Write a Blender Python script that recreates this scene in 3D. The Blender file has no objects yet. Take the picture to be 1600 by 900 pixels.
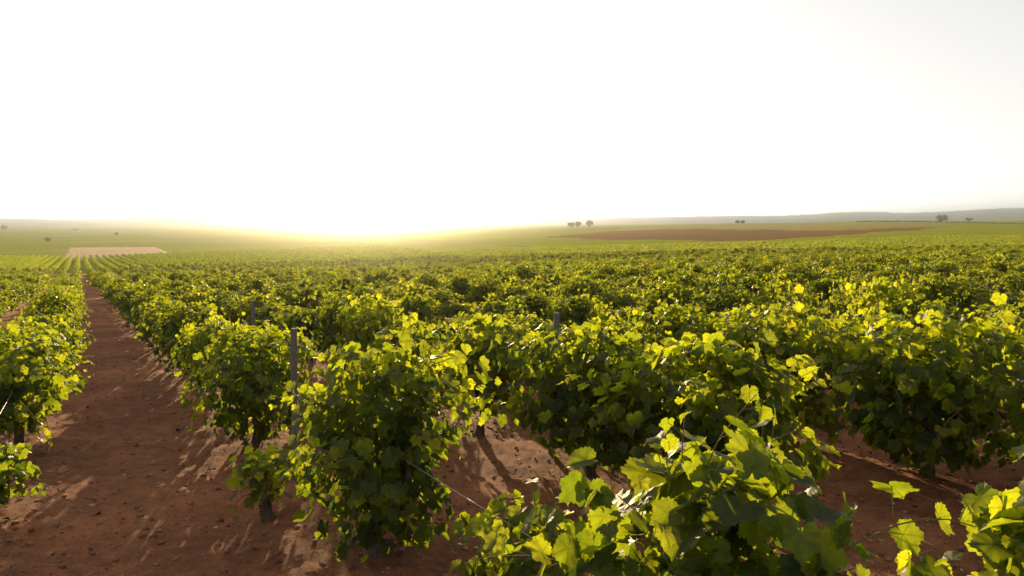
import bpy, math, random
import numpy as np
from mathutils import Vector

sc = bpy.context.scene
COL = sc.collection
R = math.radians

# ------------------------------------------------------------------ camera
EYE = 2.10
F = 1250.0                      # focal length in pixels of the 1600 px wide photograph
HOR = 347.0                     # row of the true horizon
PITCH = math.atan((450 - HOR) / F)
cam_d = bpy.data.cameras.new("camera")
cam_d.sensor_width = 36.0
cam_d.lens = F / 1600.0 * 36.0
cam_d.clip_start = 0.05
cam_d.clip_end = 20000.0
cam = bpy.data.objects.new("camera", cam_d)
cam.location = (0, 0, EYE)
cam.rotation_euler = (math.pi / 2 - PITCH, 0, 0)
COL.objects.link(cam)
sc.camera = cam

# ------------------------------------------------------------------ light
SUN_AZ = R(-10.0)               # measured from the viewing direction, minus = to the left
SUN_EL = R(7.2)
world = bpy.data.worlds.new("World")
sc.world = world
world.use_nodes = True
wn, wl = world.node_tree.nodes, world.node_tree.links
bg = wn["Background"]
sky = wn.new("ShaderNodeTexSky")
sky.sky_type = 'NISHITA'
sky.sun_disc = False
sky.sun_elevation = SUN_EL
sky.sun_rotation = SUN_AZ
sky.altitude = 100
sky.air_density = 1.0
sky.dust_density = 1.5
sky.ozone_density = 1.0
hs = wn.new("ShaderNodeHueSaturation")
hs.inputs["Saturation"].default_value = 0.12
hs.inputs["Value"].default_value = 2.8
gm = wn.new("ShaderNodeGamma"); gm.inputs["Gamma"].default_value = 0.45      # thin overcast: a flatter sky than clear air
wl.new(sky.outputs[0], gm.inputs["Color"])
wl.new(gm.outputs[0], hs.inputs["Color"])
wt = wn.new("ShaderNodeMix"); wt.data_type = 'RGBA'; wt.blend_type = 'MULTIPLY'; wt.inputs[0].default_value = 1.0
wt.inputs[7].default_value = (1.0, 0.985, 0.955, 1)
wl.new(hs.outputs[0], wt.inputs[6]); wl.new(wt.outputs[2], bg.inputs["Color"])
bg.inputs["Strength"].default_value = 0.086

sun_d = bpy.data.lights.new("sun", 'SUN')
sun_d.energy = 5.0
sun_d.angle = R(0.5)
sun_d.color = (1.0, 0.73, 0.39)
sun = bpy.data.objects.new("sun", sun_d)
sdir = Vector((math.sin(SUN_AZ) * math.cos(SUN_EL), math.cos(SUN_AZ) * math.cos(SUN_EL), math.sin(SUN_EL)))
sun.rotation_euler = (-sdir).to_track_quat('-Z', 'Y').to_euler()
sun.location = (0, 0, 60)
COL.objects.link(sun)

sc.view_settings.view_transform = 'Standard'
sc.view_settings.look = 'None'
sc.view_settings.gamma = 1.0
sc.view_settings.exposure = 1.0
sc.view_settings.use_curve_mapping = False
HAZE_DENSITY = 0.00040
HAZE_G = 0.989

cy = sc.cycles
cy.use_denoising = True
cy.max_bounces = 8
cy.diffuse_bounces = 3
cy.glossy_bounces = 2
cy.transmission_bounces = 5
cy.volume_bounces = 2
cy.sample_clamp_indirect = 4.0

# ------------------------------------------------------------------ helpers
def tag(o, label=None, cat=None, group=None, kind=None):
    if label: o['label'] = label
    if cat: o['category'] = cat
    if group: o['group'] = group
    if kind: o['kind'] = kind
    return o

def mesh_np(name, V, faces, mat=None, smooth=False):
    """V (n,3); faces: (m,k) array or list of such arrays."""
    if not isinstance(faces, list): faces = [faces]
    faces = [f for f in faces if len(f)]
    me = bpy.data.meshes.new(name)
    V = np.asarray(V, dtype=np.float32)
    me.vertices.add(len(V)); me.vertices.foreach_set("co", V.ravel())
    li = np.concatenate([f.ravel() for f in faces]).astype(np.int32)
    ln = np.concatenate([np.full(len(f), f.shape[1]) for f in faces]).astype(np.int32)
    st = np.concatenate([[0], np.cumsum(ln)[:-1]]).astype(np.int32)
    me.loops.add(len(li)); me.loops.foreach_set("vertex_index", li)
    me.polygons.add(len(ln)); me.polygons.foreach_set("loop_start", st)
    try: me.polygons.foreach_set("loop_total", ln)
    except Exception: pass
    me.update(calc_edges=True)
    me.validate()
    if smooth: me.polygons.foreach_set("use_smooth", np.ones(len(ln), dtype=bool))
    if mat: me.materials.append(mat)
    return me

def link(name, me, parent=None):
    o = bpy.data.objects.new(name, me)
    COL.objects.link(o)
    if parent is not None: o.parent = parent
    return o

def _hash(ix, iy, seed):
    h = (ix.astype(np.int64) * 374761393 + iy.astype(np.int64) * 668265263 + seed * 974634777) & 0xffffffff
    h = ((h ^ (h >> 13)) * 1274126177) & 0xffffffff
    return ((h ^ (h >> 16)) & 0xffff) / 65535.0

def vnoise(x, y, seed=0):
    ix, iy = np.floor(x), np.floor(y)
    fx, fy = x - ix, y - iy
    fx = fx * fx * (3 - 2 * fx); fy = fy * fy * (3 - 2 * fy)
    a = _hash(ix, iy, seed); b = _hash(ix + 1, iy, seed)
    c = _hash(ix, iy + 1, seed); d = _hash(ix + 1, iy + 1, seed)
    return (a * (1 - fx) + b * fx) * (1 - fy) + (c * (1 - fx) + d * fx) * fy - 0.5

def smooth01(t):
    t = np.clip(t, 0, 1); return t * t * (3 - 2 * t)

# ------------------------------------------------------------------ materials
def new_mat(name):
    m = bpy.data.materials.new(name); m.use_nodes = True
    nt = m.node_tree; nt.nodes.clear()
    return m, nt.nodes, nt.links

def ramp(N, stops, interp='LINEAR'):
    r = N.new("ShaderNodeValToRGB"); r.color_ramp.interpolation = interp
    e = r.color_ramp.elements
    while len(e) < len(stops): e.new(0.5)
    for k, (p, c) in enumerate(stops):
        e[k].position = p; e[k].color = (c[0], c[1], c[2], 1)
    return r

def noise(N, L, vec, scale, detail=6, rough=0.6, dist=0.0):
    n = N.new("ShaderNodeTexNoise")
    n.inputs["Scale"].default_value = scale; n.inputs["Detail"].default_value = detail
    n.inputs["Roughness"].default_value = rough; n.inputs["Distortion"].default_value = dist
    if vec is not None: L.new(vec, n.inputs["Vector"])
    return n

def math_n(N, L, op, a, b=None, clamp=False):
    m = N.new("ShaderNodeMath"); m.operation = op; m.use_clamp = clamp
    for k, v in enumerate((a, b)):
        if v is None: continue
        if isinstance(v, (int, float)): m.inputs[k].default_value = v
        else: L.new(v, m.inputs[k])
    return m.outputs[0]

def mixcol(N, L, fac, a, b, mode='MIX'):
    m = N.new("ShaderNodeMix"); m.data_type = 'RGBA'; m.blend_type = mode
    for s, v in ((0, fac), (6, a), (7, b)):
        if isinstance(v, (int, float)): m.inputs[s].default_value = v
        elif isinstance(v, tuple): m.inputs[s].default_value = (*v, 1)
        else: L.new(v, m.inputs[s])
    return m.outputs[2]

def leaf_material(name, refl, trans, fine=True, trans_fac=0.5):
    m, N, L = new_mat(name)
    out = N.new("ShaderNodeOutputMaterial")
    at = N.new("ShaderNodeAttribute"); at.attribute_name = "leaf_tint"
    oi = N.new("ShaderNodeObjectInfo")
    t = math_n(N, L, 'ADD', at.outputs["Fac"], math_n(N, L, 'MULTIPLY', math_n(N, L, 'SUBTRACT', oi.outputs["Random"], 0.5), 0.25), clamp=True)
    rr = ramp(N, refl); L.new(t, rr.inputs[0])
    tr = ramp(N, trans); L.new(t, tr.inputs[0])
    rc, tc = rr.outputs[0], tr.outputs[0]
    geo = N.new("ShaderNodeNewGeometry")
    if fine:
        uv = N.new("ShaderNodeAttribute"); uv.attribute_name = "leaf_uv"
        sx = N.new("ShaderNodeSeparateXYZ"); L.new(uv.outputs["Vector"], sx.inputs[0])
        ang = math_n(N, L, 'ABSOLUTE', math_n(N, L, 'ARCTAN2', sx.outputs[0], sx.outputs[1]))
        rad = N.new("ShaderNodeVectorMath"); rad.operation = 'LENGTH'; L.new(uv.outputs["Vector"], rad.inputs[0])
        ds = [math_n(N, L, 'ABSOLUTE', math_n(N, L, 'SUBTRACT', ang, a)) for a in (0.0, 0.96, 1.92)]
        d = math_n(N, L, 'MULTIPLY', math_n(N, L, 'MINIMUM', math_n(N, L, 'MINIMUM', ds[0], ds[1]), ds[2]), rad.outputs["Value"])
        # side veins: a slanted ripple off the main veins
        sv = math_n(N, L, 'SINE', math_n(N, L, 'MULTIPLY', math_n(N, L, 'SUBTRACT', rad.outputs["Value"], math_n(N, L, 'MULTIPLY', d, 1.1)), 42.0))
        svm = math_n(N, L, 'MULTIPLY', math_n(N, L, 'GREATER_THAN', sv, 0.93), 0.35)
        vein = math_n(N, L, 'MAXIMUM', math_n(N, L, 'LESS_THAN', d, 0.018), svm)
        rc = mixcol(N, L, math_n(N, L, 'MULTIPLY', vein, 0.55), rc, (0.09, 0.11, 0.035))
        tc = mixcol(N, L, math_n(N, L, 'MULTIPLY', vein, 0.45), tc, (0.10, 0.14, 0.015))
        off = N.new("ShaderNodeVectorMath"); off.operation = 'ADD'; L.new(uv.outputs["Vector"], off.inputs[0])
        cz = N.new("ShaderNodeCombineXYZ"); L.new(math_n(N, L, 'MULTIPLY', at.outputs["Fac"], 97.0), cz.inputs[2]); L.new(cz.outputs[0], off.inputs[1])
        nz = noise(N, L, off.outputs[0], 3.0, 4)
        burn = math_n(N, L, 'GREATER_THAN', math_n(N, L, 'MULTIPLY', nz.outputs[0], rad.outputs["Value"]), 0.545)
        rc = mixcol(N, L, 1.0, rc, ramp_out(N, L, nz.outputs[0], 0.75, 1.25), 'MULTIPLY')
        tc = mixcol(N, L, 1.0, tc, ramp_out(N, L, nz.outputs[0], 0.8, 1.2), 'MULTIPLY')
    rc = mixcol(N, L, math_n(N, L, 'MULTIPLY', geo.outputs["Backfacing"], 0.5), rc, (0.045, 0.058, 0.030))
    p = N.new("ShaderNodeBsdfPrincipled"); L.new(rc, p.inputs["Base Color"])
    p.inputs["Roughness"].default_value = 0.5
    p.inputs["Specular IOR Level"].default_value = 0.22
    if fine:
        rc = mixcol(N, L, burn, rc, (0.12, 0.065, 0.03)); tc = mixcol(N, L, burn, tc, (0.10, 0.05, 0.015))
        bp = N.new("ShaderNodeBump"); bp.inputs["Strength"].default_value = 0.35; bp.inputs["Distance"].default_value = 0.004
        nb = noise(N, L, uv.outputs["Vector"], 9.0, 2)
        hsum = math_n(N, L, 'SUBTRACT', nb.outputs[0], math_n(N, L, 'MULTIPLY', vein, 0.5))
        L.new(hsum, bp.inputs["Height"]); L.new(bp.outputs[0], p.inputs["Normal"])
    tl = N.new("ShaderNodeBsdfTranslucent"); L.new(tc, tl.inputs["Color"])
    mx = N.new("ShaderNodeMixShader"); mx.inputs[0].default_value = trans_fac
    L.new(p.outputs[0], mx.inputs[1]); L.new(tl.outputs[0], mx.inputs[2])
    L.new(mx.outputs[0], out.inputs[0])
    return m

def ramp_out(N, L, fac, lo, hi):
    mr = N.new("ShaderNodeMapRange"); L.new(fac, mr.inputs[0])
    mr.inputs[1].default_value = 0.3; mr.inputs[2].default_value = 0.7
    mr.inputs[3].default_value = lo; mr.inputs[4].default_value = hi
    return mr.outputs[0]

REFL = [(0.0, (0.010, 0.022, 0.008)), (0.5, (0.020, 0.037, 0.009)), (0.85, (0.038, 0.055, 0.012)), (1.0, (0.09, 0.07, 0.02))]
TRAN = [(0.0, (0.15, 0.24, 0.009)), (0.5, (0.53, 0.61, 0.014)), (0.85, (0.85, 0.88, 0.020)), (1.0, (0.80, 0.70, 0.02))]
M_LEAF = leaf_material("vine_leaf", REFL, TRAN, True)
M_LEAF_FAR = leaf_material("vine_leaf_plain", REFL, [(p, tuple(0.92 * v for v in c)) for p, c in TRAN], False, 0.37)
REFL2 = [(0.0, (0.05, 0.075, 0.015)), (1.0, (0.10, 0.12, 0.025))]
TRAN2 = [(0.0, (0.42, 0.50, 0.02)), (1.0, (0.66, 0.70, 0.03))]
M_LEAF_YOUNG = leaf_material("young_vine_leaf", REFL2, TRAN2, False)
M_TREE_LEAF = leaf_material("tree_leaf", [(0.0, (0.03, 0.045, 0.018)), (1.0, (0.07, 0.085, 0.03))],
                            [(0.0, (0.10, 0.14, 0.03)), (1.0, (0.18, 0.22, 0.04))], False, 0.35)

def bark_material(name, c0, c1, scale):
    m, N, L = new_mat(name)
    out = N.new("ShaderNodeOutputMaterial"); p = N.new("ShaderNodeBsdfPrincipled")
    tc = N.new("ShaderNodeTexCoord"); mp = N.new("ShaderNodeMapping")
    mp.inputs["Scale"].default_value = (1, 1, 0.18); L.new(tc.outputs["Object"], mp.inputs[0])
    n = noise(N, L, mp.outputs[0], scale, 8, 0.7)
    r = ramp(N, [(0.3, c0), (0.7, c1)]); L.new(n.outputs[0], r.inputs[0])
    L.new(r.outputs[0], p.inputs["Base Color"]); p.inputs["Roughness"].default_value = 0.9
    b = N.new("ShaderNodeBump"); b.inputs["Strength"].default_value = 0.8; b.inputs["Distance"].default_value = 0.01
    L.new(n.outputs[0], b.inputs["Height"]); L.new(b.outputs[0], p.inputs["Normal"])
    L.new(p.outputs[0], out.inputs[0]); return m
M_BARK = bark_material("vine_bark", (0.035, 0.024, 0.016), (0.14, 0.10, 0.07), 60)
M_CANE = bark_material("vine_cane", (0.10, 0.10, 0.03), (0.20, 0.13, 0.05), 30)
M_POST = bark_material("weathered_wood", (0.07, 0.06, 0.055), (0.19, 0.165, 0.145), 40)

def soil_material():
    m, N, L = new_mat("red_soil")
    out = N.new("ShaderNodeOutputMaterial"); p = N.new("ShaderNodeBsdfPrincipled")
    geo = N.new("ShaderNodeNewGeometry"); v = geo.outputs["Position"]
    big = noise(N, L, v, 0.55, 5); mid = noise(N, L, v, 6.0, 8, 0.7); fin = noise(N, L, v, 48.0, 8, 0.85)
    r = ramp(N, [(0.38, (0.11, 0.044, 0.022)), (0.5, (0.33, 0.130, 0.062)), (0.60, (0.58, 0.23, 0.105))])
    s = math_n(N, L, 'ADD', math_n(N, L, 'MULTIPLY', big.outputs[0], 0.35), math_n(N, L, 'ADD', math_n(N, L, 'MULTIPLY', mid.outputs[0], 0.3), math_n(N, L, 'MULTIPLY', fin.outputs[0], 0.35)))
    L.new(s, r.inputs[0])
    vo = N.new("ShaderNodeTexVoronoi"); vo.inputs["Scale"].default_value = 38.0; vo.inputs["Randomness"].default_value = 1.0
    L.new(v, vo.inputs["Vector"])
    peb = math_n(N, L, 'MULTIPLY', math_n(N, L, 'LESS_THAN', vo.outputs["Distance"], 0.2), math_n(N, L, 'GREATER_THAN', mid.outputs[0], 0.53))
    c = mixcol(N, L, math_n(N, L, 'MULTIPLY', peb, 0.45), r.outputs[0], (0.24, 0.14, 0.09))
    L.new(c, p.inputs["Base Color"]); p.inputs["Roughness"].default_value = 0.95
    p.inputs["Specular IOR Level"].default_value = 0.15
    h = math_n(N, L, 'ADD', math_n(N, L, 'MULTIPLY', mid.outputs[0], 1.0), math_n(N, L, 'ADD', math_n(N, L, 'MULTIPLY', fin.outputs[0], 0.6), math_n(N, L, 'MULTIPLY', peb, 0.12)))
    b = N.new("ShaderNodeBump"); b.inputs["Strength"].default_value = 1.0; b.inputs["Distance"].default_value = 0.05
    L.new(h, b.inputs["Height"]); L.new(b.outputs[0], p.inputs["Normal"])
    L.new(p.outputs[0], out.inputs[0]); return m
M_SOIL = soil_material()

def field_material(name, stops, sx=0.02, sy=0.1, fine=0.8, ang=28.4, transl=None):
    """Crop or bare field: streaks along its own furrows plus fine mottling."""
    m, N, L = new_mat(name)
    out = N.new("ShaderNodeOutputMaterial"); p = N.new("ShaderNodeBsdfPrincipled")
    geo = N.new("ShaderNodeNewGeometry"); mp = N.new("ShaderNodeMapping")
    mp.inputs["Rotation"].default_value = (0, 0, R(-ang)); L.new(geo.outputs["Position"], mp.inputs[0])
    mp2 = N.new("ShaderNodeMapping"); mp2.inputs["Scale"].default_value = (sy, sx, sy); L.new(mp.outputs[0], mp2.inputs[0])
    a = noise(N, L, mp2.outputs[0], 1.0, 8, 0.65); b = noise(N, L, mp.outputs[0], fine, 3, 0.6)
    c = noise(N, L, mp.outputs[0], 0.006, 4, 0.6)
    s = math_n(N, L, 'ADD', math_n(N, L, 'MULTIPLY', a.outputs[0], 0.4), math_n(N, L, 'ADD', math_n(N, L, 'MULTIPLY', b.outputs[0], 0.3), math_n(N, L, 'MULTIPLY', c.outputs[0], 0.3)))
    r = ramp(N, stops); L.new(s, r.inputs[0]); L.new(r.outputs[0], p.inputs["Base Color"])
    p.inputs["Roughness"].default_value = 1.0; p.inputs["Specular IOR Level"].default_value = 0.0
    L.new(p.outputs[0], out.inputs[0]); return m

# ------------------------------------------------------------------ terrain
RD = np.array([-0.4755, 0.8797])       # along the vine rows
QD = np.array([0.8797, 0.4755])        # across the rows, to the right
PA, PB = 0.0271, -0.0396               # tilt of the near slope
T1, DT = 1.70, 2.35                    # first row to the right of the path, row spacing

ZK = np.array([130, 200, 300, 375, 450, 550, 700, 1000, 1500, 2500, 4000.])
PX = np.array([-400, 125, 500, 800, 1100, 1400, 1600, 2000.])
GY = np.array([
    [438, 422, 407, 400, 391, 383, 375, 366, 359, 353.5, 351],
    [436, 421, 407, 400, 391, 383, 375, 366, 359, 353.5, 351],
    [423, 408, 394, 388, 383, 377, 371, 364, 358, 353, 350.5],
    [411, 393, 380, 374, 370, 366, 362, 357, 354, 351, 350],
    [400, 386, 374, 367, 361, 355, 350, 350.5, 350, 350, 349.5],
    [396, 381, 367, 358, 351, 345, 345.5, 348, 349, 349, 349],
    [392, 378, 367, 361, 356, 352, 348, 345, 344, 345, 347],
    [388, 375, 365, 360, 356, 352, 348, 345, 344, 345, 347]])
LZ = np.linspace(math.log(60), math.log(4500), 260)
PXD = np.linspace(-400, 2000, 121)
_tab = np.array([np.interp(LZ, np.log(ZK), -(g - HOR) / F * ZK) for g in GY])        # heights below the eye
_tab = np.array([np.interp(PXD, PX, _tab[:, k]) for k in range(len(LZ))])              # (Z, px)
def _blur(a, w, axis):
    k = np.hanning(2 * w + 3)[1:-1]; k /= k.sum()
    pad = [(0, 0), (0, 0)]; pad[axis] = (w, w)
    return np.apply_along_axis(lambda v: np.convolve(v, k, 'valid'), axis, np.pad(a, pad, mode='edge'))
_tab = _blur(_blur(_tab, 7, 0), 6, 1)

def terrain(X, Y):
    """Height of the land (the foot of the photographer's stand is 0)."""
    X = np.asarray(X, float); Y = np.asarray(Y, float)
    r = np.hypot(X, Y)
    k = np.minimum(1.0, 160.0 / np.maximum(r, 1e-6))
    plane = PA * X * k + PB * Y * k
    Z = np.maximum(Y, 0.35 * r)
    px = np.clip(800 + F * X / np.maximum(Z, 1e-3), -400, 2000)
    lz = np.log(np.clip(Z, 61, 4400))
    i = np.clip((lz - LZ[0]) / (LZ[1] - LZ[0]), 0, len(LZ) - 1.001); j = np.clip((px - PXD[0]) / (PXD[1] - PXD[0]), 0, len(PXD) - 1.001)
    i0 = i.astype(int); j0 = j.astype(int); fi = i - i0; fj = j - j0
    tab = (_tab[i0, j0] * (1 - fi) + _tab[i0 + 1, j0] * fi) * (1 - fj) + (_tab[i0, j0 + 1] * (1 - fi) + _tab[i0 + 1, j0 + 1] * fi) * fj
    w = smooth01((np.log(np.maximum(Z, 1)) - math.log(75)) / (math.log(135) - math.log(75)))
    return plane * (1 - w) + (EYE + tab) * w

def relief(X, Y):
    """Ridges under the vines, wheel ruts and clods; only matters close by."""
    s = X * RD[0] + Y * RD[1]; t = X * QD[0] + Y * QD[1]
    r = np.hypot(X, Y)
    ph = (t - T1) / DT
    d = (ph - np.round(ph)) * DT                      # distance from the vine row
    z = 0.07 * np.exp(-(d / 0.38) ** 2)
    z = z - 0.025 * np.exp(-((np.abs(d) - 0.72) / 0.14) ** 2)
    z = z + 0.06 * vnoise(X * 0.9, Y * 0.9, 1) + 0.025 * vnoise(X * 3.1, Y * 3.1, 2) + 0.026 * vnoise(X * 9.0, Y * 9.0, 3) + 0.022 * vnoise(X * 23, Y * 23, 4)
    return z * (1 - smooth01((r - 45) / 60))

def ground_z(x, y):
    x = np.atleast_1d(np.asarray(x, float)); y = np.atleast_1d(np.asarray(y, float))
    return terrain(x, y) + relief(x, y)

def gz(x, y): return float(ground_z(x, y)[0])

def pixel_row(X, Y, z):
    return HOR + (EYE - z) / np.maximum(Y, 1e-3) * F

# polar grid around the photographer's feet, fine ahead, coarse behind
az = np.concatenate([np.linspace(-180, -47, 60)[:-1], np.linspace(-47, 47, 640), np.linspace(47, 180, 60)[1:-1]])
az = np.radians(az)
rr = np.concatenate([[0.35], np.exp(np.linspace(math.log(0.6), math.log(3400), 620))])
AZ, RR = np.meshgrid(az, rr)
GX, GYY = np.sin(AZ) * RR, np.cos(AZ) * RR
GZ = terrain(GX, GYY) + relief(GX, GYY)
nA, nR = len(az), len(rr)
idx = np.arange(nA * nR).reshape(nR, nA)
quads = np.stack([idx[:-1, :], idx[1:, :], np.roll(idx, -1, 1)[1:, :], np.roll(idx, -1, 1)[:-1, :]], -1)[:, :, ::-1]
V = np.stack([GX.ravel(), GYY.ravel(), GZ.ravel()], 1)
Vc = np.vstack([V, [[0, 0, float(GZ[0].mean())]]])
fan = np.stack([np.roll(idx[0], -1), idx[0], np.full(nA, len(V))], 1)
ground = link("ground", mesh_np("ground", Vc, [quads.reshape(-1, 4), fan[:, ::-1]], M_SOIL, True))
tag(ground, "bare red-brown soil of the vineyard between the vine rows", "ground", kind="structure")

# centre of every cell, as seen on the land, for laying out the fields
CX = V[quads].mean(2)[..., 0]; CYc = V[quads].mean(2)[..., 1]; CZ = V[quads].mean(2)[..., 2]
CPX = np.where(CYc > 1, 800 + F * CX / np.maximum(CYc, 1), -9999.)
CPY = pixel_row(CX, CYc, CZ)
CR = np.hypot(CX, CYc)

def in_poly(px, py, poly):
    inside = np.zeros(px.shape, bool); n = len(poly)
    for k in range(n):
        x0, y0 = poly[k]; x1, y1 = poly[(k + 1) % n]
        c = ((y0 > py) != (y1 > py)) & (px < (x1 - x0) * (py - y0) / (y1 - y0 + 1e-12) + x0)
        inside ^= c
    return inside

EDGE_PX = np.array([-400, 125, 300, 500, 800, 1100, 1600, 2400.])
EDGE_Z = np.array([160, 158, 150, 142, 138, 132, 126, 118.])       # where the near vineyard ends
def edge_z(px): return np.interp(px, EDGE_PX, EDGE_Z)

taken = np.zeros(CPX.shape, bool)
def field(name, mask, mat, lift, label, cat):
    global taken
    mask = mask & ~taken
    taken |= mask
    q = quads[mask]
    u, inv = np.unique(q.ravel(), return_inverse=True)
    P = V[u].copy(); P[:, 2] += lift
    # turned-down rim so that the sheet has a real edge
    F4 = inv.reshape(-1, 4)
    e = np.concatenate([np.stack([F4[:, k], F4[:, (k + 1) % 4]], 1) for k in range(4)])
    key = np.sort(e, 1); uq, cnt_i, cnt = np.unique(key, axis=0, return_index=True, return_counts=True)
    be = e[cnt_i[cnt == 1]]
    bu, binv = np.unique(be.ravel(), return_inverse=True)
    low = P[bu].copy(); low[:, 2] -= lift + 0.3
    b2 = binv.reshape(-1, 2) + len(P)
    skirt = np.stack([be[:, 1], be[:, 0], b2[:, 0], b2[:, 1]], 1)
    o = link(name, mesh_np(name, np.vstack([P, low]), [F4, skirt], mat, False))
    return tag(o, label, cat, kind="structure")

beyond = (CYc > edge_z(CPX) + 4) | (CR > 400)
M_STUBBLE = field_material("stubble", [(0.3, (0.52, 0.37, 0.22)), (0.7, (0.70, 0.52, 0.33))], 0.02, 0.3)
M_PLOUGH = field_material("ploughed_earth", [(0.35, (0.17, 0.10, 0.042)), (0.65, (0.32, 0.19, 0.08))], 0.01, 0.25, ang=-60)
M_OLIVE = field_material("dry_crop", [(0.3, (0.24, 0.21, 0.06)), (0.7, (0.46, 0.38, 0.13))], 0.01, 0.2, ang=-65)
M_GREEN = field_material("green_crop", [(0.3, (0.17, 0.19, 0.018)), (0.7, (0.42, 0.41, 0.05))], 0.02, 0.35, ang=-50)
M_PLAIN = field_material("plain_crops", [(0.3, (0.16, 0.18, 0.022)), (0.5, (0.28, 0.28, 0.045)), (0.7, (0.44, 0.39, 0.11))], 0.012, 0.006, 0.3, ang=5)
M_TRACK = field_material("pale_dust", [(0.3, (0.24, 0.20, 0.08)), (0.7, (0.34, 0.27, 0.14))], 0.1, 0.3)
field("stubble_field", in_poly(CPX, CPY, [(97, 407), (284, 403), (243, 386.8), (109, 387.2)]) & beyond, M_STUBBLE, 0.20,
      "pale bare rectangular field at the end of the dirt path", "field")
field("dirt_track", in_poly(CPX, CPY, [(600, 373), (700, 376.5), (840, 386.5), (842, 388.5), (700, 378.3), (600, 374.3)]) & beyond, M_TRACK, 0.15,
      "thin pale dirt track slanting across the green plain", "track")
field("dry_strip", in_poly(CPX, CPY, [(240, 367.5), (400, 369.5), (410, 372.5), (330, 371.2), (250, 369.2)]) & beyond, M_TRACK, 0.15,
      "narrow pale strip of dry land on the hazy plain", "field")
field("ploughed_field", in_poly(CPX, CPY + 3.2 * vnoise(CX / 22, CYc / 9, 31) + 1.6 * vnoise(CX / 7, CYc / 4, 32), [(850, 371), (900, 366), (1000, 359.5), (1100, 357.5), (1200, 360), (1300, 360), (1400, 357), (1460, 356), (1460, 357.2),
      (1400, 361.5), (1300, 369), (1200, 376), (1100, 377), (1000, 375), (900, 373)]) & beyond, M_PLOUGH, 0.20,
      "long brown ploughed field across the rising slope", "field")
field("dry_field", in_poly(CPX, CPY, [(960, 362), (1000, 340), (1440, 338), (1500, 352), (1460, 356.5), (1400, 357.5), (1300, 360.5), (1200, 360.5), (1100, 358), (1000, 360)]) & beyond & (CYc < 640), M_OLIVE, 0.20,
      "yellowish dry field on the crest above the brown field", "field")
field("green_field", beyond & (CPX > 470 + (CPY - 362) * 5.5) & (CPX < 2300) & (CYc < 600) & (CPY > 345), M_GREEN, 0.12,
      "bright green field between the vineyard and the brown field", "field")
field("plain", beyond & (CYc > 60), M_PLAIN, 0.10, "hazy yellow-green farmland stretching to the hills", "plain")

# ------------------------------------------------------------------ hills along the horizon
M_HILL = field_material("haze_tinted_wooded_hill", [(0.3, (0.22, 0.23, 0.17)), (0.7, (0.40, 0.38, 0.29))], 0.02, 0.02, 0.05)  # paler than woodland: some of the distance haze is put into the colour
def hills(name, Zr, depth, sky_px, sky_py, base, rough, label, seed):
    px = np.arange(min(sky_px), max(sky_px) + 1, 2.0)
    top = np.interp(px, sky_px, sky_py)
    k = np.hanning(31); k /= k.sum()
    top = np.convolve(np.pad(top, 15, mode='edge'), k, 'valid')
    prof = [(-1.0, 0.0), (-0.55, 0.45), (-0.28, 0.78), (-0.1, 0.95), (0.0, 1.0), (0.15, 0.97), (0.5, 0.6), (1.0, 0.0)]
    rows = []
    for q, hfrac in prof:
        Zz = Zr + q * depth
        X = (px - 800) / F * Zz
        H = EYE + (HOR - top) / F * Zr
        n = vnoise(px / 9 + q * 3, np.full_like(px, q * 5.0), seed) + 0.6 * vnoise(px / 3.1, np.full_like(px, q * 9.0), seed + 1)
        z0 = terrain(X, np.full_like(X, Zz)) - base
        rows.append(np.stack([X, np.full_like(X, Zz), z0 + (H - z0) * hfrac + rough * n * min(1, hfrac + .1)], 1))
    P = np.concatenate(rows); n = len(px)
    ii = np.arange(len(prof) * n).reshape(len(prof), n)
    q = np.stack([ii[:-1, :-1], ii[:-1, 1:], ii[1:, 1:], ii[1:, :-1]], -1).reshape(-1, 4)
    return tag(link(name, mesh_np(name, P, q, M_HILL, False)), label, "hills", kind="structure")

hills("distant_hills", 2600, 260, [-500, 0, 60, 100, 200, 270, 350, 430, 500, 700, 800, 880, 950, 1050, 1150, 1500, 2100],
      [343, 341, 342, 343, 341, 337, 340, 342, 344, 344.5, 344, 342.5, 340, 338.5, 337, 338, 338], 3, 1.6,
      "low pale hills fading into haze along the skyline", 11)
hills("wooded_ridge", 2950, 260, [1010, 1080, 1150, 1230, 1300, 1350, 1400, 1460, 1500, 1560, 1620, 1800, 2200],
      [347, 341, 339, 337, 332.5, 330, 333, 331.5, 328.5, 325.5, 325, 327, 330], 3, 3.0,
      "grey-green wooded ridge low on the horizon above the dry field", 21)

# ------------------------------------------------------------------ vine parts
def rim_profile(n, teeth):
    th = np.arange(n) / n * 2 * np.pi                     # 0 = tip of the leaf
    a = np.abs((th + np.pi) % (2 * np.pi) - np.pi) / np.pi * 180
    prof = np.interp(a, [0, 12, 28, 40, 58, 74, 88, 110, 135, 155, 170, 180], [1.0, .88, .70, .76, .90, .74, .66, .74, .66, .60, .42, .10])
    if teeth: prof = prof * (1 + teeth * np.where(np.arange(n) % 2 == 0, 1, -1))
    return np.sin(th) * prof, np.cos(th) * prof

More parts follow.
